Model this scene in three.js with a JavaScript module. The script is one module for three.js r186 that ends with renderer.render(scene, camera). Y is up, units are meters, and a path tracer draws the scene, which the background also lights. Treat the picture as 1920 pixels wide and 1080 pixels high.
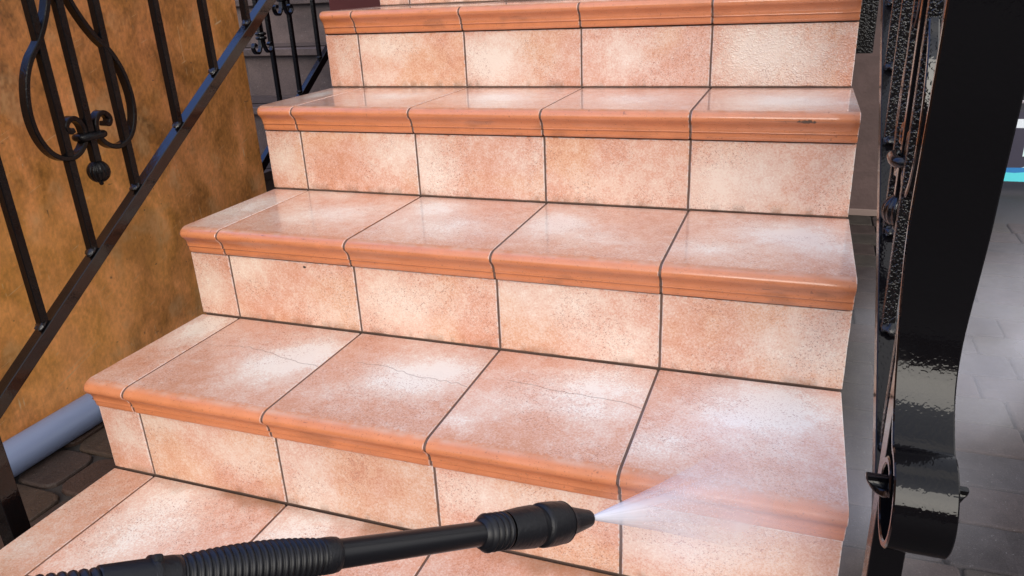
import * as THREE from 'three';
import { RoundedBoxGeometry } from 'three/addons/geometries/RoundedBoxGeometry.js';
import { mergeGeometries } from 'three/addons/utils/BufferGeometryUtils.js';

// ------------------------------------------------------------------ camera, sky, sun, exposure
const scene = new THREE.Scene();
const camera = new THREE.PerspectiveCamera(41.18, 16 / 9, 0.05, 200);
camera.rotation.order = 'YXZ';
camera.position.set(1.1123, 0.8556, 0.9223);
camera.rotation.set(-0.3782, 0.3658, -0.0476);
camera.updateMatrixWorld();

const SUN = new THREE.Vector3(0.22, 0.52, 0.83).normalize();
const smooth = (a, b, x) => { const t = Math.min(1, Math.max(0, (x - a) / (b - a))); return t * t * (3 - 2 * t); };
const mix = (a, b, t) => a + (b - a) * t;
function hash2(x, y, s) { let h = Math.imul(x, 374761393) ^ Math.imul(y, 668265263) ^ Math.imul(s, 1274126177); h = Math.imul(h ^ (h >>> 13), 1274126177); return ((h ^ (h >>> 16)) >>> 0) / 4294967296; }
function vn(x, y, s) {                                   // value noise, 0..1
  const i = Math.floor(x), j = Math.floor(y); let u = x - i, v = y - j; u = u * u * (3 - 2 * u); v = v * v * (3 - 2 * v);
  const a = hash2(i, j, s), b = hash2(i + 1, j, s), c = hash2(i, j + 1, s), d = hash2(i + 1, j + 1, s);
  return a + (b - a) * u + (c - a + (a - b - c + d) * u) * v;
}
function fbm(x, y, s, n = 4) { let t = 0, a = 0.5, k = 1; for (let i = 0; i < n; i++) { t += a * vn(x * k, y * k, s + i * 17); a *= 0.5; k *= 2.03; } return t / (1 - Math.pow(0.5, n)); }
function rng(seed) { let s = seed >>> 0; return () => { s = (s + 0x6d2b79f5) | 0; let t = Math.imul(s ^ (s >>> 15), 1 | s); t = (t + Math.imul(t ^ (t >>> 7), 61 | t)) ^ t; return ((t ^ (t >>> 14)) >>> 0) / 4294967296; }; }

{
  const W = 512, H = 256, data = new Float32Array(W * H * 4);
  for (let j = 0; j < H; j++) for (let i = 0; i < W; i++) {
    const el = ((j + 0.5) / H - 0.5) * Math.PI, az = ((i + 0.5) / W - 0.5) * 2 * Math.PI;
    const y = Math.sin(el), x = Math.cos(el) * Math.cos(az), z = Math.cos(el) * Math.sin(az);
    const up = Math.max(0, y), h = Math.pow(1 - up, 2.2);
    const pure = smooth(0.25, -0.75, x);                  // clear deep blue to the left, thin veil elsewhere
    let r = mix(mix(0.70, 0.26, pure), 0.82, h), g = mix(mix(0.75, 0.50, pure), 0.80, h), b = mix(mix(0.86, 1.35, pure), 0.80, h);
    const cs = x * SUN.x + y * SUN.y + z * SUN.z;
    const glow = Math.pow(Math.max(0, cs), 6) * 0.7 + Math.pow(Math.max(0, cs), 24) * 0.5;   // bright hazy air round the sun
    const k = 2.0 / (up + 0.35);
    const c = smooth(0.50, 0.70, fbm(x * k + 9, z * k + 4, 5, 5)) * smooth(0.0, 0.25, y) * smooth(-0.5, 0.3, x * 0.8 + z * 0.6);
    r = mix(r, 1.5, c * 0.85); g = mix(g, 1.42, c * 0.85); b = mix(b, 1.36, c * 0.85);
    r += glow; g += glow * 0.95; b += glow * 0.88;
    if (y < 0) { const d = smooth(0, -0.1, y); r = mix(r, 0.12, d); g = mix(g, 0.11, d); b = mix(b, 0.11, d); }
    const o = (j * W + i) * 4; data[o] = r; data[o + 1] = g; data[o + 2] = b; data[o + 3] = 1;
  }
  const sky = new THREE.DataTexture(data, W, H, THREE.RGBAFormat, THREE.FloatType);
  sky.mapping = THREE.EquirectangularReflectionMapping; sky.magFilter = sky.minFilter = THREE.LinearFilter; sky.needsUpdate = true;
  scene.background = sky; scene.environment = sky;
}
const sun = new THREE.DirectionalLight(new THREE.Color(1, 0.93, 0.82), 1.5);
sun.position.copy(SUN).multiplyScalar(12); sun.castShadow = true; sun.shadow.radius = 70;
sun.shadow.mapSize.set(2048, 2048);
Object.assign(sun.shadow.camera, { left: -5, right: 5, top: 5, bottom: -5, near: 0.5, far: 30 });
scene.add(sun); scene.add(sun.target);

const renderer = new THREE.WebGLRenderer({ antialias: true });
renderer.toneMapping = THREE.LinearToneMapping;
renderer.toneMappingExposure = 1.22;
renderer.shadowMap.enabled = true; renderer.shadowMap.type = THREE.PCFSoftShadowMap;

// ------------------------------------------------------------------ helpers
const used = {};
function numbered(n) { const k = used[n] = (used[n] || 0) + 1; return k === 1 ? n : n + '_' + String(k - 1).padStart(3, '0'); }
function part(name, geo, mat, parent) { const m = new THREE.Mesh(geo, mat); m.name = name; m.castShadow = m.receiveShadow = true; parent.add(m); return m; }
function tag(o, label, category, group) { o.userData = { label, category }; if (group) o.userData.group = group; return o; }
function thing(name, label, category, pos = [0, 0, 0], group) { const g = new THREE.Group(); g.name = numbered(name); g.position.set(...pos); scene.add(g); return tag(g, label, category, group); }
const enc = (v) => { v = Math.min(1, Math.max(0, v)); return Math.round(255 * (v <= 0.0031308 ? v * 12.92 : 1.055 * Math.pow(v, 1 / 2.4) - 0.055)); };
function colorTex(w, h, fn) {                             // fn(u, v, out) with linear colours
  const d = new Uint8Array(w * h * 4), c = [0, 0, 0];
  for (let j = 0; j < h; j++) for (let i = 0; i < w; i++) { fn((i + 0.5) / w, (j + 0.5) / h, c); const o = (j * w + i) * 4; d[o] = enc(c[0]); d[o + 1] = enc(c[1]); d[o + 2] = enc(c[2]); d[o + 3] = 255; }
  const t = new THREE.DataTexture(d, w, h); t.colorSpace = THREE.SRGBColorSpace; t.magFilter = THREE.LinearFilter; t.minFilter = THREE.LinearMipmapLinearFilter; t.generateMipmaps = true;
  t.wrapS = t.wrapT = THREE.RepeatWrapping; t.needsUpdate = true; return t;
}
function greyTex(w, h, fn) {
  const d = new Uint8Array(w * h * 4);
  for (let j = 0; j < h; j++) for (let i = 0; i < w; i++) { const v = Math.round(255 * Math.min(1, Math.max(0, fn((i + 0.5) / w, (j + 0.5) / h)))), o = (j * w + i) * 4; d[o] = d[o + 1] = d[o + 2] = v; d[o + 3] = 255; }
  const t = new THREE.DataTexture(d, w, h); t.magFilter = THREE.LinearFilter; t.minFilter = THREE.LinearMipmapLinearFilter; t.generateMipmaps = true;
  t.wrapS = t.wrapT = THREE.RepeatWrapping; t.needsUpdate = true; return t;
}
function tileable(n, period, s, oct) {                    // value noise that repeats every `period` cells
  return (u, v) => { let t = 0, a = 0.5, p = period; for (let k = 0; k < oct; k++) { const x = u * p, y = v * p, i = Math.floor(x), j = Math.floor(y); let f = x - i, g = y - j; f = f * f * (3 - 2 * f); g = g * g * (3 - 2 * g); const h = (a2, b2) => hash2(((a2 % p) + p) % p, ((b2 % p) + p) % p, s + k * 31); const A = h(i, j), B = h(i + 1, j), C = h(i, j + 1), D = h(i + 1, j + 1); t += a * (A + (B - A) * f + (C - A + (A - B - C + D) * f) * g); a *= 0.5; p *= 2; } return t / (1 - Math.pow(0.5, oct)); };
}
function metreUV(geo, scale = 1, off = [0, 0]) {          // uv in metres by the main axis of each face
  const g = geo.index ? geo.toNonIndexed() : geo; const p = g.attributes.position, n = p.count, uv = new Float32Array(n * 2), a = new THREE.Vector3(), b = new THREE.Vector3(), c = new THREE.Vector3(), N = new THREE.Vector3();
  if (!g.attributes.normal) g.computeVertexNormals();
  for (let i = 0; i < n; i += 3) {
    a.fromBufferAttribute(p, i); b.fromBufferAttribute(p, i + 1); c.fromBufferAttribute(p, i + 2);
    N.copy(b).sub(a).cross(c.clone().sub(a)); const x = Math.abs(N.x), y = Math.abs(N.y), z = Math.abs(N.z);
    [a, b, c].forEach((q, k) => { const [s, t] = x >= y && x >= z ? [q.z, q.y] : y >= z ? [q.x, q.z] : [q.x, q.y]; uv[(i + k) * 2] = s * scale + off[0]; uv[(i + k) * 2 + 1] = t * scale + off[1]; });
  }
  g.setAttribute('uv', new THREE.BufferAttribute(uv, 2)); return g;
}
const box = (w, h, d, x = 0, y = 0, z = 0, r = 0.002) => new RoundedBoxGeometry(w, h, d, 2, Math.min(r, w * 0.45, h * 0.45, d * 0.45)).translate(x, y, z);
const V = (x, y, z) => new THREE.Vector3(x, y, z);

// ------------------------------------------------------------------ materials
const ironBump = greyTex(512, 512, (() => { const a = tileable(512, 24, 3, 2), b = tileable(512, 72, 9, 2), c = tileable(512, 6, 4, 2); return (u, v) => 0.35 * a(u, v) + 0.45 * smooth(0.35, 0.7, b(u, v)) + 0.2 * c(u, v); })());
const ironRough = greyTex(256, 256, (() => { const a = tileable(256, 7, 5, 4); return (u, v) => 0.35 + 0.65 * smooth(0.35, 0.7, a(u, v)); })());
const iron = new THREE.MeshPhysicalMaterial({ color: new THREE.Color().setRGB(0.0045, 0.004, 0.0045), roughness: 0.10, roughnessMap: ironRough, bumpMap: ironBump, bumpScale: 0.00012 });
const ironDry = new THREE.MeshPhysicalMaterial({ color: new THREE.Color().setRGB(0.0045, 0.004, 0.0045), roughness: 0.2, specularIntensity: 0.32, roughnessMap: ironRough, bumpMap: ironBump, bumpScale: 0.0003 });
const ironWet = new THREE.MeshPhysicalMaterial({ color: new THREE.Color().setRGB(0.005, 0.0045, 0.0045), roughness: 0.16, bumpMap: ironBump, bumpScale: 0.0022 });
const ironFlat = new THREE.MeshPhysicalMaterial({ color: new THREE.Color().setRGB(0.004, 0.0035, 0.004), roughness: 0.13, specularIntensity: 0.55, roughnessMap: ironRough, bumpMap: ironBump, bumpScale: 0.00014 });
const IRON_UV = 5;                                        // the iron textures repeat every 20 cm

// glazed stair tiles: one colour print per tile, shared relief
const tileBump = greyTex(512, 512, (() => { const a = tileable(512, 90, 11, 2), b = tileable(512, 30, 12, 2), c = tileable(512, 5, 13, 2); return (u, v) => 0.45 * a(u, v) + 0.35 * b(u, v) + 0.2 * c(u, v); })());
const tileRough = greyTex(256, 256, (() => { const a = tileable(256, 5, 21, 5); return (u, v) => 0.55 + 0.45 * smooth(0.3, 0.7, a(u, v)); })());
const riserBump = tileBump.clone(); riserBump.repeat.set(1, 0.47); riserBump.needsUpdate = true;
const dropBump = greyTex(512, 512, (() => { const a = tileable(512, 128, 15, 1), b = tileable(512, 210, 16, 1); return (u, v) => smooth(0.45, 0.9, a(u, v)) * 0.7 + 0.3 * b(u, v); })()); dropBump.repeat.set(1, 0.47);
const ORANGE = [0.66, 0.378, 0.278], DEEP = [0.58, 0.275, 0.165], PALE = [0.76, 0.60, 0.49], WHITE = [0.85, 0.79, 0.69], YELLOW = [0.69, 0.425, 0.270], NOSE = [0.62, 0.218, 0.088];
function tilePrint(out, x, y, s, pale, kind) {            // x, y in metres, pale 0..1
  const grain = vn(x * 900, y * 900, s + 1), grain2 = vn(x * 420, y * 420, s + 2);
  const tex = fbm(x * 60, y * 60, s + 3, 3), big = fbm(x * 9 + 3, y * 9, s + 5, 4);
  let m = pale * 1.15 - 0.02 + (big - 0.5) * 0.85 + (tex - 0.5) * 0.60 + (grain - 0.5) * 0.62 + (grain2 - 0.5) * 0.5;
  const a = smooth(0.0, 0.55, m), b = smooth(0.55, 1.05, m), d = smooth(0.05, -0.45, m);
  const yl = kind === 'riser' ? smooth(0.45, 0.7, fbm(x * 7 + 40, y * 7, s + 8, 3)) * 0.7 : 0.15;
  for (let k = 0; k < 3; k++) { let c = mix(ORANGE[k], YELLOW[k], yl); c = mix(c, DEEP[k], d); c = mix(c, PALE[k], a * 0.8); c = mix(c, WHITE[k], b * (kind === 'riser' ? 0.55 : 0.9)); out[k] = c; }
  const tone = 0.95 + 0.09 * hash2(s, 3, 9), warm = 0.97 + 0.06 * hash2(s, 5, 9); out[0] *= tone; out[1] *= tone * warm; out[2] *= tone * warm * warm;   // no two tiles fired alike
  // fine broken dark scratches and flecks, denser in patches
  const rot = x * 0.8 + y * 0.6, rot2 = -x * 0.6 + y * 0.8, patch = fbm(x * 16, y * 16, s + 20, 2);
  const f1 = vn(rot * 380, rot2 * 1100, s + 21), f2 = vn(rot2 * 420, rot * 1000, s + 22);
  const fleck = Math.max(smooth(0.80, 0.93, f1), smooth(0.82, 0.94, f2)) * smooth(0.35, 0.65, patch);
  const lite = smooth(0.86, 0.97, vn(x * 620 + 9, y * 620, s + 25)) * 0.5;
  out[0] = mix(mix(out[0], 0.27, fleck * 0.75), 0.85, lite * 0.5); out[1] = mix(mix(out[1], 0.10, fleck * 0.78), 0.74, lite * 0.5); out[2] = mix(mix(out[2], 0.07, fleck * 0.78), 0.66, lite * 0.5);
}
const blobs = (list, u, v) => { let p = 0; for (const [a, b, ra, rb, k, t = 0] of list) { const dx = u - a, dy = v - b, c = Math.cos(t), s = Math.sin(t); const e = ((dx * c + dy * s) / ra) ** 2 + ((-dx * s + dy * c) / rb) ** 2; p += k * Math.exp(-e); } return p; };

// ------------------------------------------------------------------ staircase measurements
const XS = [-0.0994, 0, 0.305, 0.61, 0.915, 1.2176], RISE = 0.2001, RUN = 0.3126, GROUND = -0.2;
const DY = [0, 0.0016, 0.0068, 0.0107, 0.008, 0.008], DZ = [0, 0.0048, 0.0016, -0.0027, -0.003, -0.003], DX = [0, 0.001, -0.001, -0.0039, -0.003, -0.003];
const treadY = (k) => k * RISE + DY[k], riserZ = (k) => -(k - 1) * RUN + (k > 0 ? DZ[k - 1] : 0.002);   // riser k carries tread k

// nosing profile in (z from riser face, y from tread top), walked from the back edge over the front to the underside
function noseProfile(depth) {
  const P = [[-depth, -0.0008], [-depth + 0.0012, 0], [0.002, 0]];
  for (let a = 84; a >= -48; a -= 9) P.push([0.005 + 0.0215 * Math.cos(a * Math.PI / 180), -0.0135 + 0.0135 * Math.sin(a * Math.PI / 180)]);
  P.push([0.0163, -0.0275], [0.0140, -0.0315], [0.0126, -0.0355], [0.0120, -0.0395], [0.0128, -0.0408], [0.0128, -0.0418], [0.0098, -0.0428], [0.0096, -0.0445], [0.0098, -0.0500], [0.0086, -0.0550], [0.0066, -0.0572], [0.0040, -0.0580]);
  const shown = P.length;
  P.push([-0.012, -0.0580], [-0.012, -0.0120], [-depth, -0.0120]);
  return { P, shown };
}
function treadGeo(x0, x1, depth, roundLeft, roundRight, du0 = 0, du1 = 1, shrink = 0) {
  const { P, shown } = noseProfile(depth), n = P.length;
  const len = [0]; for (let i = 1; i < shown; i++) len.push(len[i - 1] + Math.hypot(P[i][0] - P[i - 1][0], P[i][1] - P[i - 1][1]));
  const L = len[shown - 1], F = len[2];
  const st = [];                                          // [x, inset of the profile, how far the nose is pulled back]
  if (roundLeft) for (const a of [0, 20, 40, 60, 80]) st.push([x0 + 0.011 * (1 - Math.cos(a * Math.PI / 180 * 90 / 80)), a === 0 ? 0.0012 : 0.0002, 0.012 * (1 - Math.sin(a * Math.PI / 180 * 90 / 80))]);
  else st.push([x0, 0.0011, 0], [x0 + 0.0009, 0.0003, 0], [x0 + 0.002, 0, 0]);
  for (let i = 1; i < 8; i++) st.push([mix(x0, x1, i / 8), 0, 0]);
  st.push([x1 - 0.002, 0, 0], [x1 - 0.0009, 0.0003, 0], [x1, 0.0011, 0]);
  const N = P.map((p, i) => { const a = P[(i + n - 1) % n], b = P[(i + 1) % n], dz = b[0] - a[0], dy = b[1] - a[1], l = Math.hypot(dz, dy); return [dy / l * -1, dz / l]; });  // outward
  const pos = [], uv = [], idx = [];
  for (const [x, ins, back] of st) for (let i = 0; i <= n; i++) {
    const k = i % n, nose = smooth(-0.004, 0.012, P[k][0]);
    pos.push(x, P[k][1] - N[k][1] * (ins + shrink), P[k][0] - N[k][0] * (ins + shrink) - back * nose);
    uv.push(mix(du0, du1, (x - x0) / (x1 - x0)), i < shown ? len[i] / L * 0.998 + 0.001 : 0.999);
  }
  const m = n + 1;
  for (let s = 0; s < st.length - 1; s++) for (let i = 0; i < n; i++) { const a = s * m + i, b = a + 1, c = a + m, d = c + 1; idx.push(a, b, c, b, d, c); }
  const caps = THREE.ShapeUtils.triangulateShape(P.map((p) => new THREE.Vector2(p[0], p[1])), []);
  for (const [s, flip] of [[0, 0], [st.length - 1, 1]]) { const at = pos.length / 3; for (let i = 0; i < n; i++) { const q = (s * m + i) * 3; pos.push(pos[q], pos[q + 1], pos[q + 2]); uv.push(0.5, 0.97); } for (const t of caps) flip ? idx.push(at + t[0], at + t[1], at + t[2]) : idx.push(at + t[2], at + t[1], at + t[0]); }
  const g = new THREE.BufferGeometry(); g.setAttribute('position', new THREE.Float32BufferAttribute(pos, 3)); g.setAttribute('uv', new THREE.Float32BufferAttribute(uv, 2)); g.setIndex(idx); g.computeVertexNormals();
  return { g, L, F };
}
function riserGeo(w, h, t = 0.009, bev = 0.0016, seed = 1) {          // front face +z at z = 0, hand-set uneven edge
  const R = rng(seed), pos = [], uv = [], idx = [], nx = 18, ny = 9, j = () => (R() - 0.5) * 0.0006;
  const ring = [];
  for (let i = 0; i < nx; i++) ring.push([i / nx, 0]); for (let i = 0; i < ny; i++) ring.push([1, i / ny]); for (let i = 0; i < nx; i++) ring.push([1 - i / nx, 1]); for (let i = 0; i < ny; i++) ring.push([0, 1 - i / ny]);
  const n = ring.length, put = (x, y, z) => { pos.push(x, y, z); uv.push(x / w, y / h); return pos.length / 3 - 1; };
  const A = [], B = [], C = [];
  for (const [u, v] of ring) {
    const sx = u === 0 ? 1 : u === 1 ? -1 : 0, sy = v === 0 ? 1 : v === 1 ? -1 : 0, x = u * w + (sx ? j() : 0), y = v * h + (sy ? j() : 0), b = bev * (0.7 + R() * 0.6);
    C.push(put(x, y, -t)); B.push(put(x, y, -bev * 0.7)); A.push(put(x + sx * b, y + sy * b, 0));
  }
  const mid = put(w / 2, h / 2, 0);
  for (let i = 0; i < n; i++) { const k = (i + 1) % n; idx.push(C[i], C[k], B[k], C[i], B[k], B[i], B[i], B[k], A[k], B[i], A[k], A[i], A[i], A[k], mid); }
  const g = new THREE.BufferGeometry(); g.setAttribute('position', new THREE.Float32BufferAttribute(pos, 3)); g.setAttribute('uv', new THREE.Float32BufferAttribute(uv, 2)); g.setIndex(idx);
  const f = g.toNonIndexed(); f.computeVertexNormals(); return f;
}

// ------------------------------------------------------------------ tile prints
const PATCH = {                                          // pale clouds printed on the treads: [u, v from the back, ru, rv, strength, turn]
  '0,0': [[0.35, 0.75, 0.5, 0.18, 0.5]], '0,1': [[0.30, 0.42, 0.28, 0.42, 0.75, 0.25], [0.25, 0.1, 0.25, 0.16, 0.5]], '0,2': [[0.22, 0.2, 0.3, 0.3, 0.9], [0.6, 0.7, 0.4, 0.2, 0.3]],
  '1,0': [[0.5, 0.2, 0.6, 0.24, 0.95]], '1,1': [[0.72, 0.50, 0.28, 0.24, 1.1, -0.3], [0.86, 0.28, 0.2, 0.2, 0.6]], '1,2': [[0.62, 0.50, 0.32, 0.24, 1.1], [0.8, 0.3, 0.25, 0.15, 0.6], [0.2, 0.75, 0.15, 0.1, 0.3]],
  '1,3': [[0.72, 0.30, 0.30, 0.20, 1.0], [0.2, 0.62, 0.3, 0.15, 0.6], [0.75, 0.55, 0.2, 0.1, 0.5], [0.05, 0.84, 0.2, 0.1, 0.6]], '1,4': [[0.68, 0.24, 0.32, 0.24, 1.1], [0.5, 0.45, 0.35, 0.12, 0.5], [0.1, 0.78, 0.25, 0.15, 0.7], [0.6, 0.68, 0.3, 0.08, 0.3]],
  '2,0': [[0.5, 0.6, 0.6, 0.4, 0.75]], '2,1': [[0.65, 0.55, 0.32, 0.26, 0.95], [0.3, 0.1, 0.2, 0.12, 0.6]], '2,2': [[0.25, 0.25, 0.22, 0.2, 0.9], [0.6, 0.68, 0.42, 0.2, 0.55]], '2,3': [[0.22, 0.42, 0.2, 0.2, 1.1], [0.5, 0.7, 0.4, 0.15, 0.45]], '2,4': [[0.64, 0.36, 0.26, 0.24, 1.15], [0.15, 0.75, 0.25, 0.15, 0.6], [0.85, 0.6, 0.15, 0.2, 0.45]],
  '3,1': [[0.6, 0.5, 0.4, 0.25, 0.9]], '3,2': [[0.45, 0.55, 0.4, 0.28, 0.9]], '3,3': [[0.55, 0.6, 0.35, 0.22, 0.9]], '3,4': [[0.6, 0.65, 0.4, 0.25, 1.0]],
};
const RISERPATCH = {
  '1,1': [[0.7, 0.55, 0.2, 0.3, 0.5], [0.1, 0.9, 0.2, 0.2, 0.35]], '1,2': [[0.15, 0.4, 0.2, 0.5, 0.4]], '1,3': [[0.25, 0.7, 0.3, 0.3, 0.5]], '1,4': [[0.3, 0.6, 0.4, 0.4, 0.6]],
  '2,1': [[0.1, 0.9, 0.2, 0.3, 0.5], [0.75, 0.2, 0.3, 0.25, 0.45]], '2,2': [[0.3, 0.5, 0.25, 0.45, 0.65]], '2,3': [[0.3, 0.8, 0.3, 0.3, 0.4], [0.8, 0.3, 0.3, 0.3, 0.35]], '2,4': [[0.8, 0.4, 0.3, 0.6, 0.45]],
  '3,1': [[0.8, 0.7, 0.25, 0.35, 0.45]], '3,2': [[0.12, 0.3, 0.2, 0.5, 0.6]], '3,3': [[0.35, 0.3, 0.4, 0.4, 0.5]], '3,4': [[0.25, 0.4, 0.4, 0.5, 0.65]],
  '4,1': [[0.25, 0.75, 0.3, 0.3, 0.75], [0.15, 0.2, 0.2, 0.2, 0.4]], '4,2': [[0.22, 0.45, 0.25, 0.5, 0.9]], '4,3': [[0.35, 0.55, 0.25, 0.4, 0.45]], '4,4': [[0.35, 0.5, 0.35, 0.6, 0.95]],
};
function treadMat(k, i, L, w, F) {
  const s = 100 + k * 37 + i * 7, R = rng(s), list = PATCH[k + ',' + i] || [[0.4 + R() * 0.4, 0.3 + R() * 0.3, 0.3, 0.25, 0.9]];
  const flat = F / L;                            // share of the print that is the flat top
  const map = colorTex(Math.max(160, Math.round(448 * w / 0.3)), 512, (u, v, c) => {
    const x = u * w + i * 0.7, y = v * L + k * 0.9, e = v / flat;
    tilePrint(c, x, y, s, 0.02 + blobs(list, u, e), 'tread');
    const nose = smooth(0.985, 1.035, e + (vn(x * 300, y * 300, s) - 0.5) * 0.03);
    if (nose > 0) { const n = 0.9 + 0.2 * fbm(x * 40, y * 60, s + 40, 3), sp = smooth(0.84, 0.93, vn(x * 480, y * 700, s + 41)); for (let q = 0; q < 3; q++) c[q] = mix(c[q], NOSE[q] * n * (1 - 0.3 * sp), nose); }
    const worn = smooth(0.035, 0.0, Math.abs(e - 1.03)) * (0.12 + 0.3 * vn(x * 70, 3, s)); for (let q = 0; q < 3; q++) c[q] = mix(c[q], PALE[q] * 0.95, worn);
    if ((v * L - F) > 0.046) { const g = smooth(0.60, 0.8, fbm(x * 14 + 7, y * 40, s + 50, 3)) * 0.28; for (let q = 0; q < 3; q++) c[q] = mix(c[q], [0.10, 0.05, 0.03][q], g); }   // grime caught in the groove
    if (nose > 0.5) { const ch = smooth(0.955, 0.985, vn(x * 110 + 3, v * L * 150, s + 60)) * 0.6; for (let q = 0; q < 3; q++) c[q] = mix(c[q], [0.20, 0.08, 0.04][q], ch); }   // little chips in the glaze of the nosing
    if (k === 3 && i === 4) { const d = Math.hypot((u - 0.70) * w / 0.014, (v * L - F - 0.034) / 0.0035) + (vn(x * 300, y * 300, 5) - 0.5) * 0.9, g = smooth(1.3, 0.8, d) * 0.85 + smooth(0.0018, 0.0006, Math.abs(v * L - F - 0.0335)) * smooth(0.25, 0.05, Math.abs(u - 0.66)) * 0.4; for (let q = 0; q < 3; q++) c[q] = mix(c[q], [0.07, 0.04, 0.02][q], Math.min(1, g)); }   // black smear under one nosing
    if (k === 1 && i >= 1 && i <= 3 && e < 0.8) {          // hairline crack right across the tile
      const cy = 0.40 + 0.035 * Math.sin(u * 9 + i) * 0.5 + 0.20 * Math.pow(Math.max(0, u - 0.35), 1.6) + (vn(u * 26, i, 77) - 0.5) * 0.018 - (i === 3 ? 0.03 : 0), d = Math.abs(e - cy);
      const l = smooth(0.0045, 0.0012, d) * (u < 0.2 ? 0.2 : 0.65); c[0] = mix(c[0], 0.20, l); c[1] = mix(c[1], 0.11, l); c[2] = mix(c[2], 0.08, l);
    }
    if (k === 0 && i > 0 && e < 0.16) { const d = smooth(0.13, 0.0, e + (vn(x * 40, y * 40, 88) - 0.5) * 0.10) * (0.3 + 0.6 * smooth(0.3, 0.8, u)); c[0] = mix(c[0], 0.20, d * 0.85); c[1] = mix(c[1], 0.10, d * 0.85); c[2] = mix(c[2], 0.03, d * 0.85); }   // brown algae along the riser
    if (k === 0 && i === 0) { const d = 0.22 + smooth(0.45, 0.75, fbm(x * 14, y * 14, 93, 3)) * 0.4; c[0] = mix(c[0], 0.34, d); c[1] = mix(c[1], 0.17, d); c[2] = mix(c[2], 0.07, d); }
    const edge = Math.min(u * w, (1 - u) * w), le = smooth(0.0016, 0.0004, edge) * 0.5 * smooth(0.3, 0.6, vn(v * 60, i * 5 + k, 66)); for (let q = 0; q < 3; q++) c[q] = mix(c[q], 0.72, le);
  });
  return new THREE.MeshPhysicalMaterial({ map, roughness: 0.62, roughnessMap: tileRough, bumpMap: tileBump, bumpScale: 0.0006, clearcoat: k >= 2 ? 0.9 : k === 1 ? 0.18 : 0.15, clearcoatRoughness: k >= 3 ? 0.05 : 0.1 });
}
function riserMat(k, i, w, h) {
  const s = 900 + k * 41 + i * 13, list = RISERPATCH[k + ',' + i] || [[0.5, 0.5, 0.4, 0.4, 0.4]];
  const map = colorTex(Math.max(128, Math.round(448 * w / 0.3)), 224, (u, v, c) => {
    const x = u * w + i * 0.7, y = v * h + k * 0.9;
    tilePrint(c, x, y, s, 0.10 + blobs(list, u, v), 'riser');
    const edge = Math.min(u * w, (1 - u) * w, (1 - v) * h), le = smooth(0.0026, 0.0008, edge) * smooth(0.25, 0.5, vn(u * 50 + v * 30, i * 5 + k, 67)) * 0.5; for (let q = 0; q < 3; q++) c[q] = mix(c[q], 0.80, le);
    const low = smooth(0.02, 0.0, v * h) * smooth(0.5, 0.75, fbm(x * 40, 2, s, 3)) * 0.4; for (let q = 0; q < 3; q++) c[q] = mix(c[q], [0.16, 0.09, 0.05][q], low);
    if (k === 2 && i === 1) { const d = Math.hypot((u - 0.62) * w * (0.8 + 0.3 * vn(u * 200, v * 90, 1)), (v - 0.93) * h * 1.5); const l = smooth(0.0045, 0.0025, d); for (let q = 0; q < 3; q++) c[q] = mix(c[q], 0.012, l); }   // one black chip
  });
  const wet = k === 4 && i === 4;
  return new THREE.MeshPhysicalMaterial({ map, roughness: wet ? 0.22 : 0.55, roughnessMap: tileRough, bumpMap: wet ? dropBump : riserBump, bumpScale: wet ? 0.0013 : 0.0007, clearcoat: 0.25, clearcoatRoughness: 0.25 });
}

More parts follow.
